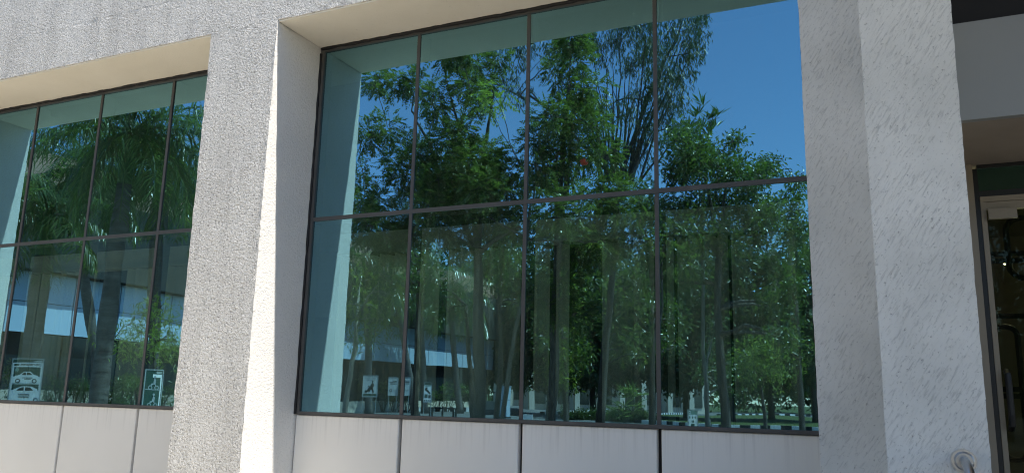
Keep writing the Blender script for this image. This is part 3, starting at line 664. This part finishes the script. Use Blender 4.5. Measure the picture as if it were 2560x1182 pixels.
# dense far trees closing the view
FAR = [(880,98),(1010,102),(1130,104),(1275,84),(1390,78),(1500,70),(1610,66),(1720,72),(1830,64),(1930,70),(2040,66)]
FARW = ['nearest the sunlit jamb', 'behind the first mullion', 'behind the small leafy tree', 'left of the middle mullion', 'right of the middle mullion', 'behind the slender tall tree', 'left of the third mullion', 'behind the footprint board', 'behind the crooked tree', 'behind the round low tree', 'at the far right end']
for i, (px, dp) in enumerate(FAR):
    r = np.random.default_rng(60+i); cl = []
    top = 600+60*r.random()
    for k in range(40):
        y = top+r.random()**0.8*(930-top); cl.append((px+r.normal()*58*(0.5+0.5*math.sin((y-top)/(950-top)*2.6+0.3)), y, 38+16*r.random()))
    px_tree('far_tree', 'dense dark far tree closing the view, '+FARW[i], px, dp, 0.28, cl, 'simple', 'backleaf', 'bark', seed=70+i, dens=0.14, leafkw=dict(L=0.45, Wd=0.24, per=5), twigs=1, jit=3.0, group='far trees closing the view')

r = np.random.default_rng(99)
cr = Crown()
for k in range(420):
    x = -190+330*r.random(); y = -125-25*r.random()+0.0*x
    if x < -60: y += ( -60-x)*0.35
    h = 9+5*mnoise.noise(Vector((x*0.03, 0.3, 0)))+2*r.normal()
    cr.simple(np.array([x, y, max(2.5, h*r.random()**0.6)]), 3.2, 220, r, 1.0, 0.55, 0.2, 5)
tag(cr.build('far_wood', 'backleaf', None), 'far belt of dark trees closing the horizon', 'wood', kind='stuff')
# palms
def palm(label, base_px, depth, trunk_r, crown_px, nf, L, seed, shaft=True, lean=0.0):
    r = np.random.default_rng(seed)
    g = seen(base_px, 985, depth); base = np.array([g[0], g[1], -0.05]); top = seen(crown_px[0], crown_px[1], depth)
    root = tag(empty('palm_tree', (base[0], base[1], 0)), label, 'palm tree', 'palms in the verge')
    H = top[2]; n = 14; t = np.linspace(0, 1, n)
    sh = 1.1*L/2.4 if shaft else 0.2
    end = top-np.array([0, 0, sh]); path = base+(end-base)*t[:, None]+np.stack([np.sin(t*math.pi)*lean, t*0, t*0], 1)
    rad = trunk_r*(1.15-0.1*t-0.25*np.maximum(0, t-0.8)/0.2*0.6+0.06*np.sin(t*60)); rad[0] *= 1.3
    tr_o = MB().tube(path, rad, 14).build('trunk', 'palmbark', root, True)
    MB().tube([end, end+np.array([0, 0, sh*0.35]), end+np.array([0, 0, sh*0.8]), top], [trunk_r*0.85, trunk_r*0.95, trunk_r*0.6, trunk_r*0.3], 12).build('crownshaft', 'crownshaft', root, True)
    for k in range(nf):
        az = k*2.39996+r.random()*0.5; el = math.radians(78-115*(k/nf)**0.85+r.normal()*6); LL = L*(0.85+0.3*r.random())
        m = 12; s = np.linspace(0, 1, m); droop = 0.9+0.5*r.random()
        ang = el-s*droop*1.25; step = LL/(m-1)
        hx = np.concatenate([[0], np.cumsum(np.cos(ang[:-1]))])*step; hz = np.concatenate([[0], np.cumsum(np.sin(ang[:-1]))])*step
        hd = np.array([math.cos(az), math.sin(az), 0]); pth = top+hx[:, None]*hd+hz[:, None]*np.array([0, 0, 1.0])
        fr = MB().tube(pth, np.linspace(0.03, 0.006, m), 5, False)
        q = 56; u = np.linspace(0.12, 1, q); P0 = np.stack([np.interp(u, s, pth[:, i]) for i in range(3)], 1)
        T = unit(np.stack([np.interp(u, s, np.gradient(pth[:, i])) for i in range(3)], 1)); side = np.array([-hd[1], hd[0], 0])
        ll = LL*0.30*np.sin(np.clip(u*0.88+0.12, 0, 1)*math.pi)**0.5*(0.85+0.3*r.random(q))+0.08
        for sd in (-1, 1):
            d1 = unit(T*0.45+sd*side*0.8+np.array([0, 0, -0.1])+r.normal(size=(q, 3))*0.16); d2 = unit(d1*0.6+np.array([0, 0, -0.75])+r.normal(size=(q, 3))*0.12)
            w = unit(np.cross(d1, np.array([0, 0, 1.0])))*0.019+T*0.004
            p1 = P0+d1*ll[:, None]*0.5; p2 = p1+d2*ll[:, None]*0.55
            V = np.stack([P0-w*0.5, P0+w*0.5, p1-w, p1+w, p2], 1).reshape(-1, 3)
            F = []
            for i in range(q):
                b = i*5; F += [(b, b+1, b+3), (b, b+3, b+2), (b+2, b+3, b+4)]
            fr.add(V, F)
        fr.build('frond', 'palmleaf', root)
    return root
palm('palm with stout leaning grey trunk mirrored at the left side of the left window', 66, 24, 0.25, (116, 545), 22, 2.5, 81)
palm('tall dark palm with wide crown mirrored in the middle of the left window', 262, 21, 0.20, (335, 330), 30, 3.0, 82)
palm('slim palm with ringed brown trunk mirrored near the stucco pier in the left window', 398, 27, 0.15, (412, 430), 26, 2.8, 83)
palm('palm with arching crown mirrored behind the tall dark palm', 292, 31, 0.17, (215, 430), 28, 3.4, 84)
palm('palm with hanging fronds mirrored left of the first mullion in the large window', 930, 52, 0.21, (925, 690), 22, 4.2, 85)
palm('palm with paired slim trunk mirrored right of the first mullion', 1075, 60, 0.22, (1062, 720), 22, 4.4, 86)
palm('palm with ragged crown mirrored between the first and middle mullions', 1160, 62, 0.22, (1140, 740), 22, 4.4, 87)
palm('palm crown rising behind the sparse branches left of the first mullion', 1052, 54, 0.22, (985, 590), 20, 4.4, 88)

# shrubs
def shrub(name, label, px, depth, rp, hpx, leafmat, seed, group, style='simple', n=10, dens=0.7, bare=0.35, lk=None):
    r = np.random.default_rng(seed); mm = depth/FPX
    g = seen(px, 985, depth); base = np.array([g[0], g[1], 0.0]); top = seen(px, hpx, depth)[2]
    root = tag(empty(name, base), label, 'shrub', group)
    st = MB(); cr = Crown(); R_ = rp*mm
    for k in range(n):
        a = r.random()*6.283; q = R_*r.random()**0.5
        c = base+np.array([math.cos(a)*q, math.sin(a)*q, top*(bare+(1-bare)*r.random()*0.95)])
        p = wander(base+np.array([math.cos(a)*0.1, math.sin(a)*0.1, 0]), c, r, 6, 0.2, 0.08); st.tube(p, np.linspace(0.03, 0.01, 6), 5, False)
        for j in range(3):
            e = c+randdir(1, r)[0]*R_*0.35; st.tube(wander(p[3], e, r, 4, 0.15), np.linspace(0.014, 0.006, 4), 4, False)
            if style == 'whorl': cr.whorl(e, 8, r, **(lk or dict(L=0.25, Wd=0.06, up=0.4)))
            else: cr.simple(e, R_*0.35, int(60*dens), r, **(lk or dict(L=0.14, Wd=0.05, per=4)))
    st.build('stems', 'bark', root); cr.build('foliage', leafmat, root); return root
for i, (px, dp, rp, h) in enumerate([(880,59,28,948),(905,60,26,952),(962,59,28,958),(990,60,26,964),(1030,61,26,966),(1130,66,28,958),(1160,66,26,964),(1105,66,22,970)]):
    shrub('frangipani_bush', ['low bush with bare crossing stems', 'rounded bush with pale leaf tips', 'open bush with forked stems'][i % 3]+[' beside the walking family sign', ' left of the walking family sign', ' right of the walking family sign', ' behind the first small notice', ' behind the second small notice', ' right of the icon board', ' at the end of the kerbed island', ' just right of the slim icon board'][[1,1,2,3,4,5,6,7][i]], px, dp, rp, h, 'shrubleaf', 100+i, 'bushes along the far kerb', 'whorl', 9, 1, 0.35, dict(L=0.36, Wd=0.10, up=0.4))
for i, (px, dp, rp, h) in enumerate([(125,27,26,940),(165,28,30,950),(205,29,30,958),(240,29,26,955),(290,27,26,950),(330,27,26,945),(352,25,22,930),(415,25,22,955),(15,26,22,915)]):
    shrub('hedge_plant', ['bushy hedge plant', 'spiky hedge plant', 'loose hedge plant'][i % 3]+' before the low wall, '+['beside the car notice', 'second from the car notice', 'third from the car notice', 'left of the dark palm trunk', 'right of the dark palm trunk', 'under the light green tree', 'left of the motorcycle notice', 'right of the motorcycle notice', 'left of the car notice'][i], px, dp, rp, h, 'shrubleaf', 120+i, 'hedge plants before the low wall', 'simple', 10, 0.5, 0.15, dict(L=0.16, Wd=0.03, per=5))
for i, px in enumerate(range(1440, 1650, 30)):
    shrub('ground_hedge', 'clipped low hedge tuft in the kerbed bed, '+['leftmost', 'second', 'third', 'middle', 'fifth', 'sixth', 'rightmost'][i]+' of the row', px, 58, 18, 1024, 'backleaf', 140+i, 'clipped tufts in the kerbed bed', 'simple', 8, 0.7, 0.2, dict(L=0.18, Wd=0.08, per=5))
shrub('spiky_plant', 'spiky fan-leaved plant on the lawn left of the third mullion', 1578, 56, 26, 975, 'palmleaf', 150, None, 'whorl', 6, 1, 0.2, dict(L=1.1, Wd=0.10, up=0.35))

# ------------------------------------------------------------------ kerbs, lawns, low wall
def kerb(label, pts, h=0.24, bl=0.62, w=0.28):
    P = np.array([ground_at(p[0], p[1]-4)[:2] for p in pts]); seg = np.linalg.norm(np.diff(P, axis=0), axis=1); s = np.concatenate([[0], np.cumsum(seg)])
    n = max(2, int(s[-1]/bl)); root = tag(empty('kerb', (P[0][0], P[0][1], 0)), label, 'kerb', 'painted kerbs')
    for i in range(n):
        a, b = (np.array([np.interp(s[-1]*t, s, P[:, k]) for k in (0, 1)]) for t in (i/n, (i+0.985)/n))
        d = (b-a)/np.linalg.norm(b-a); q = np.array([d[1], -d[0]])
        if q[1] > 0: q = -q
        c = (a+b)/2+q*w/2
        mb = MB().obox((c[0], c[1], h/2), (*(d*np.linalg.norm(b-a)/2), 0), (*(q*w/2), 0), (0, 0, h/2)); mb.build('kerb_block', 'kwhite' if i % 2 else 'kblack', root)
    return P
kerb('long black and white kerb in front of the lawn in the rightmost pane', [(1600,1054),(1660,1057),(1800,1066),(1990,1071),(2060,1074)], 0.24)
kerb('white kerb before the bushes left of the first mullion', [(850,1031),(930,1033),(1000,1036),(1046,1034)], 0.14, 1.2)
kerb('tall striped kerb of the round island right of the first mullion', [(1053,1034),(1110,1033),(1188,1034)], 0.36, 0.27)
kerb('striped kerb behind the pale blue cabinet', [(1216,1043),(1270,1044),(1345,1046)], 0.34, 0.8)
kerb('striped kerb curving away right of the middle mullion', [(1368,1033),(1430,1033),(1530,1025),(1572,1016)], 0.28, 0.42)
kerb('kerb of the low hedge bed left of the third mullion', [(1436,1043),(1560,1049),(1645,1043)], 0.22, 0.9)
kerb('short striped kerb far behind the lawn near the footprint board', [(1648,1033),(1720,1029)], 0.22, 0.75)
kerb('far striped kerb across the lawn right of the crooked tree', [(1800,1034),(1900,1034),(2030,1036)], 0.22, 0.9)
def px_sheet(name, pts, z, mat): sheet(name, [ground_at(p[0], p[1]-4)[:2] for p in pts], z, mat)
px_sheet('lawn_strip', [(1640,1055),(1800,1065),(2060,1073),(2060,1042),(1900,1036),(1640,1036)], 0.16, 'lawn')
px_sheet('island_bed', [(850,1030),(1000,1034),(1046,1032),(1188,1031),(1188,1014),(850,1008)], 0.12, 'soil')
px_sheet('hedge_bed', [(1436,1042),(1560,1047),(1645,1041),(1645,1030),(1436,1030)], 0.12, 'soil')
a = seen(-160, 985, 33); b = seen(470, 985, 37)
d = unit((b-a)[:2]); c = (a+b)/2; L = np.linalg.norm((b-a)[:2])
mb = MB().obox((c[0], c[1], 0.62), (d[0]*L/2, d[1]*L/2, 0), (-d[1]*0.12, d[0]*0.12, 0), (0, 0, 0.62)); o = mb.build('garden_wall', 'cream')
tag(o, 'low plain cream garden wall behind the hedge plants in the left window', 'wall')

# ------------------------------------------------------------------ buildings across the forecourt
def facade(name, label, p0, p1, cat='building'):
    p0, p1 = np.array(p0[:2]), np.array(p1[:2]); d = unit(p1-p0); n = np.array([-d[1], d[0]])
    mid = (p0+p1)/2
    if np.dot(CAM[:2]-mid, n) < 0: n = -n
    root = tag(empty(name, (mid[0], mid[1], 0)), label, cat)
    L = np.linalg.norm(p1-p0)
    def bx(part, mat, s0, s1, z0, z1, t0, t1, parent=None):
        c = p0+d*(s0+s1)/2+n*(t0+t1)/2
        return MB().obox((c[0], c[1], (z0+z1)/2), (*(d*(s1-s0)/2), 0), (*(n*(t1-t0)/2), 0), (0, 0, (z1-z0)/2)).build(part, mat, parent or root)
    return root, bx, L
pA = seen(-200, 985, 32); pB = seen(1250, 985, 78)
root, bx, L = facade('glazed_building', 'office block across the road with glass band coloured like reflected sky and peach upper wall', pA, pB)
bx('core', 'overhang_shade', 0, L, 0, 9.5, -9.0, -1.2)
bx('plinth', 'cream', 0, L, 0, 0.8, -1.19, 0.05)
bx('overhang_shade', 'overhang_shade', 0, L, 6.5, 10.4, -1.2, 0.8)  # eave zone with its shade put into the colour
bx('upper_wall', 'peach', 0, L, 10.4, 12.0, -1.2, 0.3)
k = 0; s = 0.0
while s < L-1.5:
    bx('glazing', 'darkglass', s+0.04, s+2.96, 0.8, 3.72, -0.62, -0.5)
    if k % 3 == 0: bx('column', 'overhang_shade', s-0.25, s+0.25, 0.8, 3.74, -0.5, -0.1)
    for j, (z0, z1) in enumerate(((3.75, 5.12), (5.15, 6.48))):
        bx('sky_tint_pane', 'skypane', s+0.03, s+2.97, z0, z1, -0.2, 0.0)  # panes of the glass band, reflected sky put into their colour
    s += 3.0; k += 1
bx('panel_backing', 'backing', 0, L, 3.74, 6.49, -0.4, -0.205)
pA = seen(1270, 985, 105); pB = seen(1780, 985, 112)
root, bx, L = facade('arcade_building', 'distant cream building with tall columns behind the garden', pA, pB)
bx('wall', 'cream', 0, L, 0, 8.0, -6, -1.5); bx('roof_slab', 'cream', 0, L, 6.6, 7.2, -1.5, 0.4)
s = 0.8
while s < L:
    bx('column', 'cream', s-0.35, s+0.35, 0, 6.6, -0.6, 0.1); bx('window', 'darkglass', s+0.9, s+2.3, 0.8, 5.2, -1.5, -1.42); s += 3.2

# ------------------------------------------------------------------ boards, cabinet, bench rail
def board(name, label, px, py, depth, w, h, zbot, legs=True, turn=0.0, back='signmetal', frame='signmetal', cat='sign board'):
    c = seen(px, py, depth); virt = np.array([CAM[0], 2*G-CAM[1]])
    n = unit(virt-c[:2]); an = math.atan2(n[1], n[0])+turn
    root = tag(empty(name, (c[0], c[1], 0)), label, cat, 'notice boards in the forecourt')
    root.rotation_euler = (0, 0, an+math.pi/2)               # local -y faces the reader, local x to his right
    zc = c[2]
    MB_ = lambda: MB()
    mi = Matrix.Identity(4)
    def add(mb, part, mat, parent=root):
        o = mb.build(part, mat); o.parent = parent; return o
    if legs:
        for sx in (-1, 1): add(MB().box(sx*(w/2-0.03)-0.018, sx*(w/2-0.03)+0.018, 0.022, 0.058, 0, zc+h/2-0.02), 'leg', frame)
    panel = add(MB().box(-w/2, w/2, 0, 0.02, zc-h/2, zc+h/2), 'panel', back)
    t = 0.025
    fr = MB().box(-w/2-t, -w/2, -0.012, 0.022, zc-h/2-t, zc+h/2+t).box(w/2, w/2+t, -0.012, 0.022, zc-h/2-t, zc+h/2+t).box(-w/2, w/2, -0.012, 0.022, zc+h/2, zc+h/2+t).box(-w/2, w/2, -0.012, 0.022, zc-h/2-t, zc-h/2)
    add(fr, 'frame', frame)
    lay = [0]
    def rect(x0, x1, y0, y1, mat, part='print'):             # fractions of the panel, y up
        lay[0] += 1; e = 0.002+0.0008*lay[0]
        add(MB().box(-w/2+x0*w, -w/2+x1*w, -e, -0.0005, zc-h/2+y0*h, zc-h/2+y1*h), part, mat, panel)
    def poly(pts, mat, part='print'):
        lay[0] += 1; e = 0.002+0.0008*lay[0]
        add(MB().prism([(-w/2+x*w, zc-h/2+y*h) for x, y in pts], lambda p, d_: (p[0], d_, p[1]), -e, -0.0005), part, mat, panel)
    def disc(x, y, rr, mat, part='print', asp=None):
        k_ = w/h if asp is None else asp
        poly([(x+rr*math.cos(a_), y+rr*k_*math.sin(a_)) for a_ in np.linspace(0, 2*math.pi, 22)[:-1]], mat, part)
    def text(body, x, y, size, mat, width=None):
        lay[0] += 1
        cu = bpy.data.curves.new('lettering', 'FONT'); cu.body = body; cu.size = size*h; cu.align_x = 'CENTER'; cu.align_y = 'CENTER'; cu.extrude = 0.0008; cu.offset = 0.002; cu.materials.append(M[mat])
        o = bpy.data.objects.new('lettering', cu); COL.objects.link(o); o.parent = panel
        o.rotation_euler = (math.pi/2, 0, 0); o.location = (-w/2+x*w, -0.004-0.0008*lay[0], zc-h/2+y*h)
        bpy.context.view_layer.update(); dg = bpy.context.evaluated_depsgraph_get()
        me = bpy.data.meshes.new_from_object(o.evaluated_get(dg)); bw = o.dimensions.x; loc = o.location.copy()
        bpy.data.objects.remove(o)
        o = bpy.data.objects.new('lettering', me); COL.objects.link(o); o.parent = panel; o.rotation_euler = (math.pi/2, 0, 0); o.location = loc
        if width and bw > 1e-4: o.scale = (width*w/bw, 1, 1)
    return rect, poly, disc, text
def car(poly, disc, x0, x1, y0, y1, body, win, tyre):
    X = lambda t: x0+(x1-x0)*t
    Y = lambda t: y0+(y1-y0)*t
    # nose to the right for the reader
    poly([(X(a_), Y(b_)) for a_, b_ in [(0, .18), (0, .55), (.10, .66), (.22, .72), (.36, .97), (.60, 1.0), (.78, .70), (.95, .60), (1, .45), (1, .18)]], body)
    poly([(X(a_), Y(b_)) for a_, b_ in [(.27, .70), (.38, .90), (.50, .92), (.50, .68)]], win)
    poly([(X(a_), Y(b_)) for a_, b_ in [(.53, .68), (.53, .92), (.60, .91), (.72, .68)]], win)
    for t_ in (.18, .82):
        disc(X(t_), Y(.16), (x1-x0)*.10, tyre); disc(X(t_), Y(.16), (x1-x0)*.055, body)
rect, poly, disc, text = board('notice_board', 'white precautions notice with two cars mirrored at the left edge of the left window', 61, 953, 20, 0.66, 1.06, 1.0, True, 0.03, 'white')
rect(0, 1, .925, 1, 'dgreen'); rect(.02, .30, .965, .975, 'white', 'text_line'); rect(.02, .34, .943, .953, 'white', 'text_line')
text('COVID-19 PRECAUTIONS', .40, .872, .072, 'ink', .70); disc(.88, .872, .09, 'dgreen', 'emblem', .32)
rect(.06, .94, .60, .82, 'dgreen', 'picture'); car(poly, disc, .08, .92, .46, .72, 'white', 'ink', 'ink'); rect(.30, .62, .600-.035, .613-.03, 'ink', 'text_line'); rect(.34, .56, .535, .548, 'ink', 'text_line')
disc(.84, .76, .07, 'mgreen', 'emblem'); rect(.05, .95, .435, .442, 'mgreen')
rect(.06, .94, .25, .42, 'dgreen', 'picture'); poly([(.06, .25), (.10, .31), (.30, .37), (.60, .375), (.80, .32), (.94, .28), (.94, .25)], 'white'); poly([(.22, .27), (.34, .35), (.48, .355), (.48, .27)], 'ink'); poly([(.52, .27), (.52, .355), (.62, .35), (.76, .29), (.76, .27)], 'ink')
rect(.34, .68, .17, .19, 'ink', 'text_line'); rect(.34, .68, .12, .14, 'ink', 'text_line'); disc(.12, .06, .08, 'ink'); disc(.12, .06, .045, 'white')
rect, poly, disc, text = board('notice_board', 'dark narrow notice with motorcycle riders mirrored near the stucco pier in the left window', 388, 972, 21, 0.44, 1.0, 1.0, True, -0.35, 'dgreen')
rect(.05, .40, .955, .962, 'white', 'text_line'); rect(.05, .35, .93, .937, 'white', 'text_line'); rect(.05, .55, .82, .90, 'white', 'heading'); rect(.03, .10, .10, .90, 'white', 'edge_strip')
rect(.05, .95, .50, .52, 'signmetal', 'divider')
for oy in (.56, .12):
    for cx in (.28, .66):
        disc(cx, oy, .13, 'signmetal'); disc(cx, oy, .08, 'dgreen')
    poly([(.28, oy+.02), (.45, oy+.09), (.66, oy+.03), (.62, oy+.10), (.40, oy+.12)], 'signmetal'); poly([(.36, oy+.10), (.34, oy+.20), (.44, oy+.24), (.50, oy+.12)], 'signmetal'); disc(.42, oy+.27, .07, 'signmetal')
rect(.06, .60, .0, .05, 'signmetal', 'divider')
rect, poly, disc, text = board('notice_board', 'grey board with black walking family mirrored left of the first mullion', 929, 965, 41, 0.70, 1.06, 1.0, True, 0, 'greysign')
rect(.12, .88, .86, .90, 'signmetal', 'text_line'); rect(.18, .82, .78, .82, 'signmetal', 'text_line'); rect(.05, .95, .03, .14, 'dgreen', 'caption')
poly([(.22, .18), (.28, .45), (.22, .55), (.30, .66), (.40, .64), (.48, .50), (.60, .42), (.72, .30), (.86, .20), (.70, .20), (.60, .28), (.54, .20), (.44, .34), (.36, .34), (.30, .18)], 'ink', 'figure'); disc(.34, .72, .06, 'ink', 'figure'); disc(.58, .50, .05, 'ink', 'figure'); disc(.76, .26, .08, 'ink', 'figure')
for i, (px, lb_) in enumerate(((986, 'small grey notice with a round mark left of the first mullion'), (1022, 'small grey notice with a round mark right of the first mullion'))):
    rect, poly, disc, text = board('notice_board', lb_, px, 966, 43, 0.50, 0.92, 1.0, True, -0.1 if i else 0, 'greysign')
    for y, x1 in ((.80, .55), (.72, .9), (.64, .8)): rect(.1, x1, y, y+.035, 'ink', 'text_line')
    disc(.72, .28, .16, 'ink', 'emblem'); disc(.72, .28, .08, 'greysign', 'emblem'); rect(.1, .45, .27, .31, 'signmetal', 'text_line')
rect, poly, disc, text = board('notice_board', 'slim white and dark icon board mirrored right of the first mullion', 1079, 982, 44, 0.42, 1.02, 1.0, True, 0, 'white')
rect(0, 1, .87, 1, 'dgreen', 'heading'); rect(.15, .85, .80, .84, 'mgreen', 'text_line')
poly([(.1, .45), (.4, .60), (.9, .70), (.9, .62), (.5, .50), (.2, .40)], 'ink', 'figure'); rect(.55, .85, .66, .76, 'ink', 'figure'); rect(.1, .40, .20, .36, 'ink', 'figure'); rect(.5, .9, .22, .40, 'dgreen', 'figure')
for i in range(4): disc(.14+.24*i, .07, .09, 'ink', 'emblem')
rect, poly, disc, text = board('notice_board', 'pale green footprint board mirrored low in the rightmost pane', 1735, 1044, 20, 0.205, 0.50, 1.0, True, 0, 'mgreen')
rect(0.0, 1, .0, .80, 'white', 'sheet'); rect(.72, .95, .84, .97, 'white', 'emblem'); disc(.83, .90, .07, 'ink', 'emblem')
for cx, cy in ((.5, .66), (.42, .46), (.58, .46), (.2, .66), (.85, .66)):
    poly([(cx-.05, cy-.06), (cx+.05, cy-.06), (cx+.06, cy+.03), (cx, cy+.06), (cx-.06, cy+.03)], 'dgreen', 'footprint')
rect(.3, .7, .20, .34, 'dgreen', 'figure'); rect(.35, .42, .02, .18, 'dgreen', 'figure'); rect(.58, .65, .02, .18, 'dgreen', 'figure')

c = seen(1272, 985, 52)
cb = tag(empty('utility_cabinet', (c[0], c[1], 0)), 'pale blue upright utility cabinet standing behind the forked trunk by the middle mullion', 'cabinet')
MB().box(c[0]-0.24, c[0]+0.24, c[1]-0.3, c[1]+0.3, 0.1, 1.15).build('lower_door', 'cabinet', cb); MB().box(c[0]-0.24, c[0]+0.24, c[1]-0.3, c[1]+0.3, 1.19, 2.0).build('upper_door', 'cabinet', cb)
MB().box(c[0]-0.23, c[0]+0.23, c[1]-0.28, c[1]+0.28, 1.15, 1.19).build('seam', 'black', cb); MB().box(c[0]-0.27, c[0]+0.27, c[1]-0.34, c[1]+0.34, 0, 0.1).build('base', 'kblack', cb); MB().box(c[0]-0.27, c[0]+0.27, c[1]-0.34, c[1]+0.34, 2.0, 2.05).build('lid', 'cabinet', cb)
c = seen(1118, 985, 47)
bn = tag(empty('low_barrier', (c[0], c[1], 0)), 'low black metal barrier on posts before the striped island kerb', 'barrier')
MB().box(c[0]-0.95, c[0]+0.95, c[1]-0.03, c[1]+0.03, 0.62, 0.68).build('rail', 'black', bn)
for dx in (-0.85, -0.70, 0.0, 0.70, 0.85): MB().box(c[0]+dx-0.04, c[0]+dx+0.04, c[1]-0.04, c[1]+0.04, 0, 0.62 if dx else 0.78).build('post', 'black', bn)
